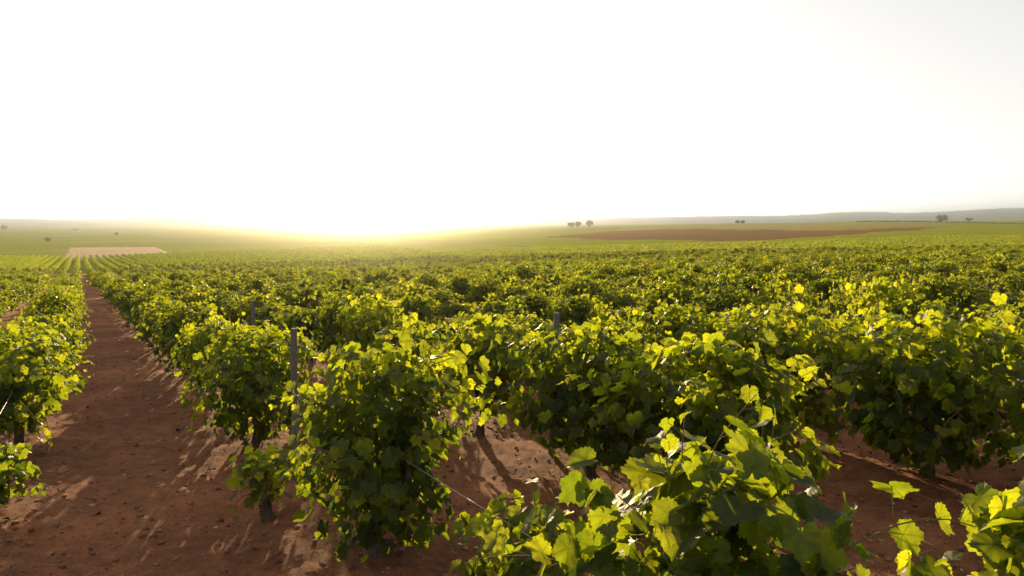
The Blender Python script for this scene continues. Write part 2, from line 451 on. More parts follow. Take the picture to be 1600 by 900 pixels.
def leaf_template(level):
    if level == 'hi':
        n = 44; x, y = rim_profile(n, 0.055); xi, yi = rim_profile(n, 0)
        P = np.concatenate([[[0, 0]], np.stack([xi, yi], 1) * 0.55, np.stack([x, y], 1)])
        a = np.arange(n); b = (a + 1) % n
        f = np.concatenate([np.stack([np.zeros(n, int), b + 1, a + 1], 1), np.stack([a + 1, b + 1, b + 1 + n], 1), np.stack([a + 1, b + 1 + n, a + 1 + n], 1)])
    elif level == 'mid':
        n = 16; th = np.radians([0, 20, 34, 58, 78, 92, 115, 140, 180, 220, 245, 268, 282, 302, 326, 340])
        pr = np.array([1, .8, .68, .92, .7, .64, .76, .64, .12, .64, .76, .64, .7, .92, .68, .8])
        P = np.concatenate([[[0, 0]], np.stack([np.sin(th) * pr, np.cos(th) * pr], 1)])
        a = np.arange(n); b = (a + 1) % n; f = np.stack([np.zeros(n, int), b + 1, a + 1], 1)
    else:
        th = np.radians([0, 60, 125, 235, 300]); pr = np.array([1, .88, .72, .72, .88])
        P = np.stack([np.sin(th) * pr, np.cos(th) * pr], 1)
        f = np.array([[0, 2, 1], [0, 3, 2], [0, 4, 3]])
    return P, f

TEMPL = {k: leaf_template(k) for k in ('hi', 'mid', 'far')}

def leaves_mesh(name, leaves, level, mat, rng):
    """leaves: dict of arrays pos, tip, nor, size, tint."""
    P, f = TEMPL[level]
    n = len(leaves['pos']); m = len(P)
    Y = leaves['tip'] / np.linalg.norm(leaves['tip'], axis=1, keepdims=True)
    N = leaves['nor'] - (leaves['nor'] * Y).sum(1, keepdims=True) * Y
    N /= np.linalg.norm(N, axis=1, keepdims=True) + 1e-9
    X = np.cross(Y, N)
    cup = rng.uniform(-0.35, 0.30, n)[:, None]; fold = rng.uniform(-0.05, 0.40, n)[:, None]; droop = rng.uniform(-0.05, 0.45, n)[:, None]
    ph = rng.uniform(0, 6.28, n)[:, None]
    x, y = P[:, 0][None], P[:, 1][None]
    r2 = x * x + y * y; th = np.arctan2(x, y)
    z = cup * r2 * 0.6 + fold * np.abs(x) - droop * np.maximum(y, 0) ** 2 + 0.09 * r2 * np.sin(3 * th + ph) + 0.05 * r2 * np.sin(7 * th + 2 * ph)
    asym = 1 + rng.uniform(-0.12, 0.12, n)[:, None]
    s = leaves['size'][:, None, None]
    W = leaves['pos'][:, None, :] + s * ((x * asym)[..., None] * X[:, None, :] + (np.repeat(y, n, 0))[..., None] * Y[:, None, :] + z[..., None] * N[:, None, :])
    faces = (f[None] + (np.arange(n) * m)[:, None, None]).reshape(-1, 3)
    me = mesh_np(name, W.reshape(-1, 3), faces, mat, level == 'hi')
    a = me.attributes.new("leaf_tint", 'FLOAT', 'POINT'); a.data.foreach_set("value", np.repeat(leaves['tint'], m).astype(np.float32))
    if level == 'hi':
        a = me.attributes.new("leaf_uv", 'FLOAT_VECTOR', 'POINT')
        uv = np.tile(np.concatenate([P, np.zeros((m, 1))], 1), (n, 1)).astype(np.float32); a.data.foreach_set("vector", uv.ravel())
    return me

def tubes_mesh(name, paths, sides, mat, rng=None, lumpy=0.0):
    """paths: list of (points (k,3), radii (k,))."""
    VV, FF, base = [], [], 0
    for pts, rad in paths:
        pts = np.asarray(pts, float); k = len(pts)
        tan = np.gradient(pts, axis=0); tan /= np.linalg.norm(tan, axis=1, keepdims=True) + 1e-9
        ref = np.array([0, 0, 1.0]) if abs(tan[0, 2]) < 0.8 else np.array([1.0, 0, 0])
        u = np.cross(tan, ref); u /= np.linalg.norm(u, axis=1, keepdims=True) + 1e-9
        v = np.cross(tan, u)
        th = np.arange(sides) / sides * 2 * np.pi
        rad = np.asarray(rad, float)[:, None] * np.ones((1, sides))
        if lumpy and rng is not None: rad = rad * (1 + rng.uniform(-lumpy, lumpy, rad.shape))
        ring = pts[:, None, :] + rad[..., None] * (np.cos(th)[None, :, None] * u[:, None, :] + np.sin(th)[None, :, None] * v[:, None, :])
        ids = np.arange(k * sides).reshape(k, sides) + base
        FF.append(np.stack([ids[:-1], np.roll(ids, -1, 1)[:-1], np.roll(ids, -1, 1)[1:], ids[1:]], -1).reshape(-1, 4))
        VV.append(ring.reshape(-1, 3)); base += k * sides
        VV.append(pts[[0, -1]]); c0, c1 = base, base + 1; base += 2
        a = np.arange(sides); b = (a + 1) % sides
        FF.append(np.stack([np.full(sides, c0), ids[0][b], ids[0][a], ids[0][a]], 1)[:, :3])
        FF.append(np.stack([np.full(sides, c1), ids[-1][a], ids[-1][b]], 1))
    q = [f for f in FF if f.shape[1] == 4]; t = [f for f in FF if f.shape[1] == 3]
    return mesh_np(name, np.concatenate(VV), [np.concatenate(q), np.concatenate(t)], mat, True)

def unit(v): return v / (np.linalg.norm(v, axis=-1, keepdims=True) + 1e-9)

def vine_shape(rng, height=1.5, along=1.05, across=0.55, canes=24, leaf=0.068, head=0.55, fill=160, low=0.0, extra=None, stray=0):
    """Skeleton and leaves of one vine. along/across are half widths. Returns trunk paths, cane paths, leaves."""
    lean = rng.uniform(-0.08, 0.08, 2)
    k = 9; tz = np.linspace(-0.12, head, k)
    tx = lean[0] * tz / head + 0.03 * np.sin(tz * 9 + rng.uniform(0, 6)); ty = lean[1] * tz / head + 0.03 * np.cos(tz * 8 + rng.uniform(0, 6))
    tr = np.interp(tz, [-0.12, 0.0, 0.1, head * .8, head], [0.075, 0.062, 0.045, 0.042, 0.055]) * rng.uniform(0.9, 1.15)
    trunk = [(np.stack([tx, ty, tz], 1), tr)]
    top = np.array([tx[-1], ty[-1], tz[-1]])
    arms = []
    for sgn in (-1, 1):
        for q in range(2 if along > 0.5 else 1):
            L = along * rng.uniform(0.45, 0.7)
            u = np.linspace(0, 1, 6)
            d = np.array([sgn, rng.uniform(-0.45, 0.45), 0])
            p = top + u[:, None] * L * d + np.stack([np.zeros(6), 0.03 * np.sin(u * 7), 0.10 * u + 0.03 * np.sin(u * 9 + q)], 1)
            trunk.append((p, np.interp(u, [0, 1], [0.03, 0.016]))); arms.append(p)
    cps, P, T, N, S, C = [], [], [], [], [], []
    def add_leaf(p, out, size, tint):
        n = unit(0.75 * out + np.array([0, 0, 0.75]) + rng.normal(0, 0.45, 3))
        t = unit(0.5 * out + np.array([0, 0, -0.75]) + rng.normal(0, 0.45, 3))
        P.append(p); N.append(n); T.append(t); S.append(size); C.append(tint)
    def cane(start, d, L, leafsize, sag, step=0.058):
        n = max(5, int(L / 0.06)); pts = [start]; d = unit(d)
        for i in range(n):
            f = i / n
            d = unit(d + np.array([0, 0, -sag * f * 0.5]) + rng.normal(0, 0.07, 3)); pts.append(pts[-1] + d * L / n)
        pts = np.array(pts); cps.append((pts, np.linspace(0.0048, 0.0016, len(pts))))
        m = int(L / step); side = 1
        for i in range(m):
            f = (i + 0.5 + rng.uniform(-.3, .3)) / m
            if f < 0.06: continue
            j = min(f, 0.999) * (len(pts) - 1); a = int(j); p = pts[a] + (pts[a + 1] - pts[a]) * (j - a)
            dd = unit(pts[a + 1] - pts[a]); sd = unit(np.cross(dd, rng.normal(0, 1, 3))); side = -side
            out = unit(sd * side + 0.3 * dd + np.array([0, 0, 0.25])); radial = unit(np.array([p[0] * .5, p[1], 0]) + 1e-3)
            pet = leafsize * rng.uniform(0.6, 1.4)
            sz = leafsize * (1.08 - 0.62 * f ** 2.2) * rng.uniform(0.72, 1.22)
            q = p + out * pet
            if q[2] < 0.06: continue
            cps.append((np.array([p, p + out * pet * .5 + [0, 0, .006], q]), np.array([.0016, .0013, .0012])))
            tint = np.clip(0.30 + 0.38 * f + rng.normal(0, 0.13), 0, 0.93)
            if rng.random() < 0.006: tint = 1.0
            add_leaf(q, unit(out * 0.6 + radial * 0.7), sz, tint)
    for i in range(canes):
        arm = arms[i % len(arms)]; j = rng.uniform(0, len(arm) - 1.01); a = int(j)
        s = arm[a] + (arm[a + 1] - arm[a]) * (j - a)
        kind = rng.random()
        if kind < 0.62: d = np.array([rng.normal(0, 0.45), rng.normal(0, 0.42), 1.0]); L = (height - s[2]) * rng.uniform(0.70, 1.15); sag = 0.35
        else: d = np.array([rng.normal(0, 0.7), rng.choice([-1, 1]) * rng.uniform(0.4, 1.0), rng.uniform(0.3, 0.8)]); L = rng.uniform(0.45, 0.85) * across / 0.55; sag = rng.uniform(0.7, 1.3)
        cane(s, d, L, leaf, sag)
    for _ in range(stray):
        cane(top + np.array([rng.uniform(-.6, .6) * along, rng.uniform(-.3, .3) * across, rng.uniform(.2, .5)]),
             np.array([rng.normal(0, .6), rng.normal(0, .6), 1.0]), rng.uniform(0.8, 1.15) * (height - head), leaf * 1.0, 0.7, step=0.06)
    for (s, d, L, lf, sag) in (extra or []): cane(np.array(s, float), np.array(d, float), L, lf, sag, step=0.075)
    # leaves of side shoots filling the body of the canopy
    i = 0; seedph = rng.uniform(0, 6.28)
    while i < fill:
        u = rng.uniform(-1, 1); a = rng.uniform(0, 2 * np.pi); q = rng.uniform(0.1, 1.0) ** 0.45
        zlo = max(0.07, 0.38 - low); ztop = height * 0.94
        wide = (1 - abs(u) ** 3.5) ** 0.5 * (0.80 + 0.25 * math.sin(3 * a + 5 * u + seedph)) * q
        v = np.array([math.cos(a) * wide, math.sin(a) * wide, u * (0.4 + 0.6 * q)])
        p = np.array([v[0] * along, v[1] * across, 0.5 * (zlo + ztop) + v[2] * 0.5 * (ztop - zlo)])
        i += 1
        if p[2] < 0.10: continue
        out = unit(np.array([v[0] * .6, v[1], v[2] * .7]))
        hgt = np.clip((p[2] - head) / (height - head + 1e-6), 0, 1)
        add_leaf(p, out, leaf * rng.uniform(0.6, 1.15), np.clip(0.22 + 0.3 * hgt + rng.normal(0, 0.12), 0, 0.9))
    lv = dict(pos=np.array(P), tip=np.array(T), nor=np.array(N), size=np.array(S), tint=np.array(C))
    return trunk, cps, lv

def vine_meshes(seed, level, mat, cane_sides=5, thin=None, grow=1.0, **kw):
    rng = np.random.default_rng(seed)
    trunk, cps, lv = vine_shape(rng, **kw)
    if thin:
        keep = rng.permutation(len(lv['pos']))[:thin]
        lv = {k: v[keep] for k, v in lv.items()}
    lv['size'] = lv['size'] * grow
    tm = tubes_mesh("vine_trunk", trunk, 9 if level == 'hi' else 6, M_BARK, rng, 0.14)
    cm = tubes_mesh("vine_canes", cps if level == 'hi' else [c for c in cps if len(c[0]) > 3], cane_sides if level == 'hi' else 3, M_CANE)
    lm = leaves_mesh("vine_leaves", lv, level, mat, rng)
    return tm, cm, lm

# far variants (for the parts of the vineyard nobody can count) and mid variants (vines one can tell apart)
MID = [vine_meshes(100 + k, 'mid', M_LEAF_FAR, height=h, along=a, across=c, canes=n, fill=fl + 300, leaf=.080, low=.10, stray=2)
       for k, (h, a, c, n, fl) in enumerate([(1.40, .80, .66, 20, 300), (1.26, .72, .68, 18, 300), (1.48, .86, .62, 20, 300), (1.14, .75, .70, 16, 280),
                                              (1.38, .88, .64, 20, 300), (1.30, .66, .64, 16, 280), (1.44, .78, .68, 20, 300), (1.02, .70, .66, 14, 270)])]
HI = [vine_meshes(200 + k, 'hi', M_LEAF, height=h, along=a, across=c, canes=n, fill=fl + 430, leaf=.073, low=.12, stray=2)
      for k, (h, a, c, n, fl) in enumerate([(1.42, 1.10, .58, 27, 200), (1.36, 1.15, .62, 27, 200), (1.50, 1.10, .56, 28, 200), (1.28, 1.05, .66, 25, 180)])]
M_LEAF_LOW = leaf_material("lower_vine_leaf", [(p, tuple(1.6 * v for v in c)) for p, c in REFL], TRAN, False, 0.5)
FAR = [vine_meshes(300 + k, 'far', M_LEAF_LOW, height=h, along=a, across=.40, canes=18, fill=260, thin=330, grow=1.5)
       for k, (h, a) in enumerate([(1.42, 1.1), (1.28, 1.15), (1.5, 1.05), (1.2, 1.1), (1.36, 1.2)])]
YOUNG = [vine_meshes(400 + k, 'far', M_LEAF_YOUNG, height=.95, along=.9, across=.5, canes=14, fill=90, thin=150, grow=1.6) for k in range(3)]

ROW_ANGLE = math.atan2(RD[1], RD[0])
def vine(meshes, s, t, label, group=None, scale=(1, 1, 1), rot=0.0, name="grapevine"):
    x, y = s * RD + t * QD
    root = bpy.data.objects.new(name, None); COL.objects.link(root)
    root.empty_display_size = 0.2
    root.location = (x, y, gz(x, y) - 0.01)
    root.rotation_euler = (0, 0, ROW_ANGLE + rot); root.scale = scale
    tag(root, label, "grapevine", group)
    for n, m in zip(("trunk", "canes", "leaves"), meshes): link(n, m, root)
    return root

def copy_vine(src, s, t, label, group, scale, rot):
    x, y = s * RD + t * QD
    r = src.copy(); COL.objects.link(r)
    r.location = (x, y, gz(x, y) - 0.01); r.rotation_euler = (0, 0, ROW_ANGLE + rot); r.scale = scale
    r['label'] = label; r['group'] = group
    for ch in src.children:
        c = ch.copy(); COL.objects.link(c); c.parent = r
    return r

# ------------------------------------------------------------------ the vines close by, one by one
NEAR_GROUP = "vines close to the photographer"
near = []          # (s, t) already planted
def hero(seed, s, t, label, rot=0.0, **kw):
    near.append((s, t))
    return vine(vine_meshes(seed, 'hi', M_LEAF, **kw), s, t, label, NEAR_GROUP, rot=rot)

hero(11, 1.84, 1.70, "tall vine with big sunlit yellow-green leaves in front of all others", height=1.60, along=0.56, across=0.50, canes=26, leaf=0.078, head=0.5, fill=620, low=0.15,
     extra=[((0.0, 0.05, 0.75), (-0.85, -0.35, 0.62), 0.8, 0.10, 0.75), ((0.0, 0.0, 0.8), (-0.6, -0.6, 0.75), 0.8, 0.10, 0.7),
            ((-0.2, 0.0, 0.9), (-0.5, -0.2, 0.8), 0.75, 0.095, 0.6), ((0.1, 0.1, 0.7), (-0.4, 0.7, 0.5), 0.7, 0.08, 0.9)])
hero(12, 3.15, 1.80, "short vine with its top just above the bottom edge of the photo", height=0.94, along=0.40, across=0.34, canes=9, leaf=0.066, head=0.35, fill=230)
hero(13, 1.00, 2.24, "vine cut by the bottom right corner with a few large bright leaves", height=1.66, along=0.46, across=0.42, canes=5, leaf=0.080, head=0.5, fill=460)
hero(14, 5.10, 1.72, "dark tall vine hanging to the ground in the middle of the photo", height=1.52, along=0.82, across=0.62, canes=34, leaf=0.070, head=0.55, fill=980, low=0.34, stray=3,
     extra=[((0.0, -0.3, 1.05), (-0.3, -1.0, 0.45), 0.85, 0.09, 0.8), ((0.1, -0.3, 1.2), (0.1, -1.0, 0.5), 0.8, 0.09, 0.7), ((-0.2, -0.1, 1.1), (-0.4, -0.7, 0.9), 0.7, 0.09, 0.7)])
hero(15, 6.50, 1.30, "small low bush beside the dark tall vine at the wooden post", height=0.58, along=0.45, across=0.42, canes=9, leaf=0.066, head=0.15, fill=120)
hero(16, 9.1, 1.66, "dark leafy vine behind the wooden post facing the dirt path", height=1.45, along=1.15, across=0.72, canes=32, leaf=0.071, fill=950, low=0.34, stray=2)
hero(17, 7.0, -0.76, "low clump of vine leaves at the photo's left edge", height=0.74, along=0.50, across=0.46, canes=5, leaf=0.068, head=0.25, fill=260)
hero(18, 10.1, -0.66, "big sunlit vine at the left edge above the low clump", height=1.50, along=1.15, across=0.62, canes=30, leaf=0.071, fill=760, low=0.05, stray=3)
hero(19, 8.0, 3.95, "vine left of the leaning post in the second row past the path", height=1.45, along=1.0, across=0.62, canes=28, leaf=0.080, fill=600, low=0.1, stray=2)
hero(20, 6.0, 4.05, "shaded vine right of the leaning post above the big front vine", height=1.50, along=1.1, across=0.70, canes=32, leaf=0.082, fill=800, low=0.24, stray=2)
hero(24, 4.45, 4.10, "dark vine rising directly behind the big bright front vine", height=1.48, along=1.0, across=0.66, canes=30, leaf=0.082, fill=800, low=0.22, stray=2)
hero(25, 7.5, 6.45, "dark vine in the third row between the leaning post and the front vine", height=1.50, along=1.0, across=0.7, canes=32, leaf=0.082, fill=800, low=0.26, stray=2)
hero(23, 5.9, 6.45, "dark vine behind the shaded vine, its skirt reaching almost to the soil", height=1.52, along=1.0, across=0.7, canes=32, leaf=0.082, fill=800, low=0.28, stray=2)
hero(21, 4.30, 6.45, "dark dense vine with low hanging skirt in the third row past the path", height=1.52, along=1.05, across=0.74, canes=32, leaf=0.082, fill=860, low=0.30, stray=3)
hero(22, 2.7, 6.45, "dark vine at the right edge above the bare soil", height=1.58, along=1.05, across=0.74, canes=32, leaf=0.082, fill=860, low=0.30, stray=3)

# ------------------------------------------------------------------ the rest of the vineyard
rng = np.random.default_rng(5)
cand = []
for k in range(-60, 110):
    t = T1 + k * DT
    off = rng.uniform(0, 1.75)
    s = -80.0 + off
    while s < 520:
        ss, tt = s + rng.uniform(-0.18, 0.18), t + rng.uniform(-0.09, 0.09)
        s += 1.75
        x, y = ss * RD + tt * QD
        if y < 0.3 or abs(x) > 1.05 * y + 6: continue
        if any(math.hypot(ss - a, tt - b) < 1.3 for a, b in near): continue
        if k in (1, 2, 3) and y < 9.6 and k == 1: continue
        if k == 0 and ss < 10.6: continue
        if k == 1 and ss < 9.4: continue
        if k == 2 and ss < 4.0 and False: continue
        px = 800 + F * x / y
        if y > edge_z(px): continue
        cand.append((y, ss, tt, k, px))
cand = [c for c in cand if not (c[3] == -1 and c[1] < 11.2) and not (c[3] == 0 and c[1] < 10.4) and not (c[3] == 1 and c[1] < 8.9)]
cand.sort()

ORD = ["first", "second", "third", "fourth", "fifth", "sixth", "seventh", "eighth", "ninth", "tenth", "eleventh", "twelfth",
       "thirteenth", "fourteenth", "fifteenth", "sixteenth", "seventeenth", "eighteenth", "nineteenth", "twentieth"]
def row_name(k):
    if k == 0: return "in the row edging the dirt path's right side"
    if k == -1: return "in the row edging the dirt path's left side"
    return f"in the {ORD[min(abs(k), 19)]} row to the {'right' if k > 0 else 'left'} of the dirt path"

mass, count_in_row, protos = [], {}, {}
n_single = 0
for (y, s, t, k, px) in cand:
    sc3 = (rng.uniform(0.82, 1.06), rng.uniform(0.85, 1.12), rng.uniform(0.68, 1.10))
    flip = math.pi if rng.random() < 0.5 else 0.0
    rot = flip + rng.uniform(-0.12, 0.12)
    if rng.random() < 0.025 and y > 14: continue                # a gap where a vine died
    inside = -45 / y * 30 < px < 1600 + 45 / y * 30 and 1.0 < y
    if inside and n_single < 285:
        n = count_in_row.get(k, 0) + 1; count_in_row[k] = n
        if n <= 7: lab = f"{ORD[n - 1]} vine {row_name(k)}"
        else: lab = f"far vine merged {row_name(k)}"
        lv = 'hi' if y < 13 else 'mid'
        v = int(rng.integers(0, len(HI) if lv == 'hi' else len(MID)))
        grp = "vines " + row_name(k)
        if (lv, v) not in protos:
            protos[(lv, v)] = vine((HI if lv == 'hi' else MID)[v], s, t, lab, grp, sc3, rot)
        else: copy_vine(protos[(lv, v)], s, t, lab, grp, sc3, rot)
        n_single += 1
    else: mass.append((s, t, sc3, rot))

def scatter(name, variants, spots, label, cat):
    """One object whose vines are set on its points by geometry nodes."""
    me = bpy.data.meshes.new(name); n = len(spots)
    xy = np.array([s * RD + t * QD for s, t, _, _ in spots])
    me.vertices.add(n); me.vertices.foreach_set("co", np.column_stack([xy, terrain(xy[:, 0], xy[:, 1])]).astype(np.float32).ravel())
    a = me.attributes.new("turn", 'FLOAT', 'POINT'); a.data.foreach_set("value", np.array([ROW_ANGLE + r for *_, r in spots], np.float32))
    a = me.attributes.new("grow", 'FLOAT_VECTOR', 'POINT'); a.data.foreach_set("vector", np.array([q for _, _, q, _ in spots], np.float32).ravel())
    a = me.attributes.new("pick", 'INT', 'POINT'); a.data.foreach_set("value", np.random.default_rng(1).integers(0, len(variants), n).astype(np.int32))
    o = link(name, me)
    coll = bpy.data.collections.new(name + "_kinds")
    for q, (tm, cm, lm) in enumerate(variants): coll.objects.link(bpy.data.objects.new(f"{name}_kind_{q}", lm))
    g = bpy.data.node_groups.new(name, 'GeometryNodeTree')
    g.interface.new_socket("Geometry", in_out='INPUT', socket_type='NodeSocketGeometry')
    g.interface.new_socket("Geometry", in_out='OUTPUT', socket_type='NodeSocketGeometry')
    N, L = g.nodes, g.links
    i, out = N.new("NodeGroupInput"), N.new("NodeGroupOutput")
    ci = N.new("GeometryNodeCollectionInfo"); ci.inputs["Collection"].default_value = coll
    ci.inputs["Separate Children"].default_value = True; ci.inputs["Reset Children"].default_value = True
    ip = N.new("GeometryNodeInstanceOnPoints"); ip.inputs["Pick Instance"].default_value = True
    def attr(nm, typ):
        a = N.new("GeometryNodeInputNamedAttribute"); a.data_type = typ; a.inputs["Name"].default_value = nm; return a.outputs["Attribute"]
    cx = N.new("ShaderNodeCombineXYZ"); L.new(attr("turn", 'FLOAT'), cx.inputs[2])
    L.new(i.outputs[0], ip.inputs["Points"]); L.new(ci.outputs[0], ip.inputs["Instance"])
    L.new(attr("pick", 'INT'), ip.inputs["Instance Index"]); L.new(cx.outputs[0], ip.inputs["Rotation"])
    L.new(attr("grow", 'FLOAT_VECTOR'), ip.inputs["Scale"])
    L.new(ip.outputs[0], out.inputs[0])
    md = o.modifiers.new("vines", 'NODES'); md.node_group = g
    return tag(o, label, cat, kind="stuff")

scatter("vineyard", MID, mass, "rest of the vineyard, vines too many to count filling the slope", "vineyard")

lower, young = [], []
for k in range(-170, 260):
    t = T1 + k * DT
    s = 60.0 + rng.uniform(0, 2)
    while s < 520:
        s += 1.9
        ss = s + rng.uniform(-.15, .15); tt = t + rng.uniform(-.08, .08)
        x, y = ss * RD + tt * QD
        if y < 90: continue
        px = 800 + F * x / y; e = edge_z(px)
        if px < -250 or px > 1750: continue
        q = (rng.uniform(.9, 1.1), rng.uniform(.9, 1.1), rng.uniform(.85, 1.1))
        r = rng.choice([0, math.pi]) + rng.uniform(-.1, .1)
        lim = 470 + (pixel_row(x, y, float(terrain(x, y))) - 362) * 5.5
        if px < lim and e + 14 < y < 338: lower.append((ss, tt, q, r))
        elif px >= lim and e + 13 < y < 215 + 40 * min(1, max(0, (px - 1250) / 200)): young.append((ss, tt, q, r))
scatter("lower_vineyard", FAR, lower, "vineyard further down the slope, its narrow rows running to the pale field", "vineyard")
scatter("young_vineyard", YOUNG, young, "lighter green low vines beyond the dark vineyard on the rising slope", "vineyard")

# ------------------------------------------------------------------ posts and wires
def post(s, t, h, lean, label, r=0.032):
    x, y = s * RD + t * QD; z = gz(x, y)
    root = bpy.data.objects.new("vineyard_post", None); COL.objects.link(root)
    root.location = (x, y, z); root.rotation_euler = (lean[0], lean[1], 0.3)
    tag(root, label, "post", "wooden posts in the vine rows")
    g = np.random.default_rng(int(abs(s * 100)))
    zz = np.array([-0.25, 0, 0.3, 0.6, 0.9, 1.2, h - 0.012, h]); rad = np.array([1.12, 1.1, 1.06, 1.03, 1.0, 0.98, 0.96, 0.86]) * r
    st = tubes_mesh("stake", [(np.stack([0.004 * np.sin(zz * 5), 0.004 * np.cos(zz * 4), zz], 1), rad)], 10, M_POST, g, 0.06)
    link("stake", st, root)
    nails = []
    for hh in (0.85, 1.2):
        th = np.linspace(0, np.pi, 7)
        nails.append((np.stack([0.0 + np.cos(th) * 0.012, -r - np.sin(th) * 0.012, np.full(7, min(hh, h - .1))], 1), np.full(7, 0.002)))
    link("wire_staple", tubes_mesh("wire_staple", nails, 5, M_WIRE), root)
    return root

m, N, L = new_mat("galvanised_wire")
p_ = N.new("ShaderNodeBsdfPrincipled"); o_ = N.new("ShaderNodeOutputMaterial"); L.new(p_.outputs[0], o_.inputs[0])
n_ = noise(N, L, None, 40.0); r_ = ramp(N, [(0.3, (0.28, 0.25, 0.22)), (0.7, (0.5, 0.47, 0.43))]); L.new(n_.outputs[0], r_.inputs[0])
L.new(r_.outputs[0], p_.inputs["Base Color"]); p_.inputs["Metallic"].default_value = 0.6; p_.inputs["Roughness"].default_value = 0.45
M_WIRE = m

post(7.45, 1.72, 1.40, (0.0, 0.0), "upright grey post between the dark vines along the path's right side")
post(6.75, 4.10, 1.42, (0.0, 0.035), "slightly leaning post in the second row, its foot on bare soil")
post(12.6, 2.3, 1.50, (0.02, 0.0), "small distant post beside the path row further down")

def wire(t, s0, s1, hgt, label):
    S = np.arange(s0, s1, 0.35)
    P = np.array([[*(s * RD + t * QD), 0] for s in S]); P[:, 2] = terrain(P[:, 0], P[:, 1]) + hgt - 0.03 * np.abs(np.sin(S * 0.52))
    return tag(link("trellis_wire", tubes_mesh("trellis_wire", [(P, np.full(len(P), 0.0018))], 5, M_WIRE)), label, "wire", "trellis wires")
wire(1.70, 1.0, 32, 0.88, "thin pale wire strung through the row along the path's right side")
wire(-0.65, 5.0, 32, 0.88, "thin wire hidden in the leaves of the path's left row")
wire(4.05, 4.5, 32, 0.88, "thin wire running past the leaning post in the second row")
wire(6.40, 1.0, 30, 0.88, "thin wire in the shaded third row past the path")

# ------------------------------------------------------------------ distant trees
def tree(px, Z, width, height, trunk_h, seed, label, group):
    g = np.random.default_rng(seed)
    X = (px - 800) / F * Z
    root = bpy.data.objects.new("tree", None); COL.objects.link(root)
    root.location = (X, Z, float(terrain(X, Z)) - 0.2)
    tag(root, label, "tree", group)
    r = height * 0.028
    paths = [(np.array([[0, 0, -0.3], [0.05, 0, trunk_h * .5], [0.1, 0.05, trunk_h], [0.1, 0, height * .6]]), np.array([r * 1.4, r, r * .85, r * .4]))]
    cl = []
    for q in range(6):
        a = q * 1.05 + g.uniform(-.3, .3); tip = np.array([math.cos(a) * width * .33, math.sin(a) * width * .33, height * g.uniform(.55, .8)])
        paths.append((np.array([[0.08, 0, trunk_h * .9], tip * [.5, .5, .85], tip]), np.array([r * .6, r * .35, r * .15]))); cl.append(tip)
    for q in range(14): v = unit(g.normal(0, 1, 3)); cl.append(np.array([v[0] * width * .36, v[1] * width * .36, trunk_h + (height - trunk_h) * (.5 + .38 * v[2])]))
    P, Nn, T, S, C = [], [], [], [], []
    for c in cl:
        rad = width * g.uniform(.12, .2)
        for _ in range(75):
            v = unit(g.normal(0, 1, 3)) * rad * g.uniform(.3, 1.1) ** .5; P.append(c + v * [1, 1, .8]); Nn.append(unit(v + g.normal(0, .4, 3) * rad)); T.append(g.normal(0, 1, 3)); S.append(width * g.uniform(.028, .055)); C.append(np.clip(.5 + g.normal(0, .25), 0, 1))
    link("trunk", tubes_mesh("tree_trunk", paths, 7, M_BARK), root)
    link("crown", leaves_mesh("tree_crown", dict(pos=np.array(P), nor=np.array(Nn), tip=np.array(T), size=np.array(S), tint=np.array(C)), 'far', M_TREE_LEAF, g), root)
TG = "round trees on the horizon"
tree(892, 760, 7.0, 7.4, 1.6, 1, "round dark tree on the horizon, left one of the touching pair", TG)
tree(903, 765, 6.6, 7.0, 1.5, 2, "round tree touching its twin on the horizon, nearer the single tree", TG)
tree(921, 770, 7.2, 7.8, 1.5, 3, "single round tree standing apart from the touching pair on the horizon", TG)
TF = "faint distant trees"
tree(1469, 1100, 15, 11, 1.5, 4, "wide hazy tree on the skyline above the dry field", TF)
tree(1512, 1150, 10, 6, 1.0, 7, "smaller hazy tree right of the wide skyline tree", TF)
tree(9, 1350, 11, 10, 2.0, 5, "lone hazy tree on the plain at the left edge", TF)
tree(1151, 690, 4.0, 3.4, .6, 6, "tiny bush on the crest, left of its neighbour", TF)
tree(1159, 692, 4.5, 3.0, .5, 8, "tiny bush on the crest, right of its neighbour", TF)
tree(76, 640, 4.5, 3.5, .6, 9, "small bush on the plain left of the pale field", TF)
tree(183, 900, 4.5, 3.8, .6, 10, "small bush on the plain behind the pale field", TF)

# a long hedge bordering the dry field
def hedge(pts, Z, label):
    g = np.random.default_rng(8)
    P = []
    for (x0, z0), (x1, z1) in zip(pts[:-1], pts[1:]):
        n = 260
        for u in g.random(n):
            px = x0 + (x1 - x0) * u; Zz = z0 + (z1 - z0) * u; X = (px - 800) / F * Zz
            P.append([X + g.normal(0, .4), Zz + g.normal(0, .5), float(terrain(X, Zz)) + g.uniform(.05, .8)])
    P = np.array(P); n = len(P)
    me = leaves_mesh("hedge", dict(pos=P, nor=g.normal(0, 1, (n, 3)), tip=g.normal(0, 1, (n, 3)), size=g.uniform(.3, .6, n), tint=g.uniform(0.1, .8, n)), 'far', M_TREE_LEAF, g)
    return tag(link("hedge", me), label, "hedge")
hedge([(1335, 560), (1400, 555), (1480, 560), (1560, 575), (1640, 590)], 560, "thin dark hedge line along the far edge of the slope")

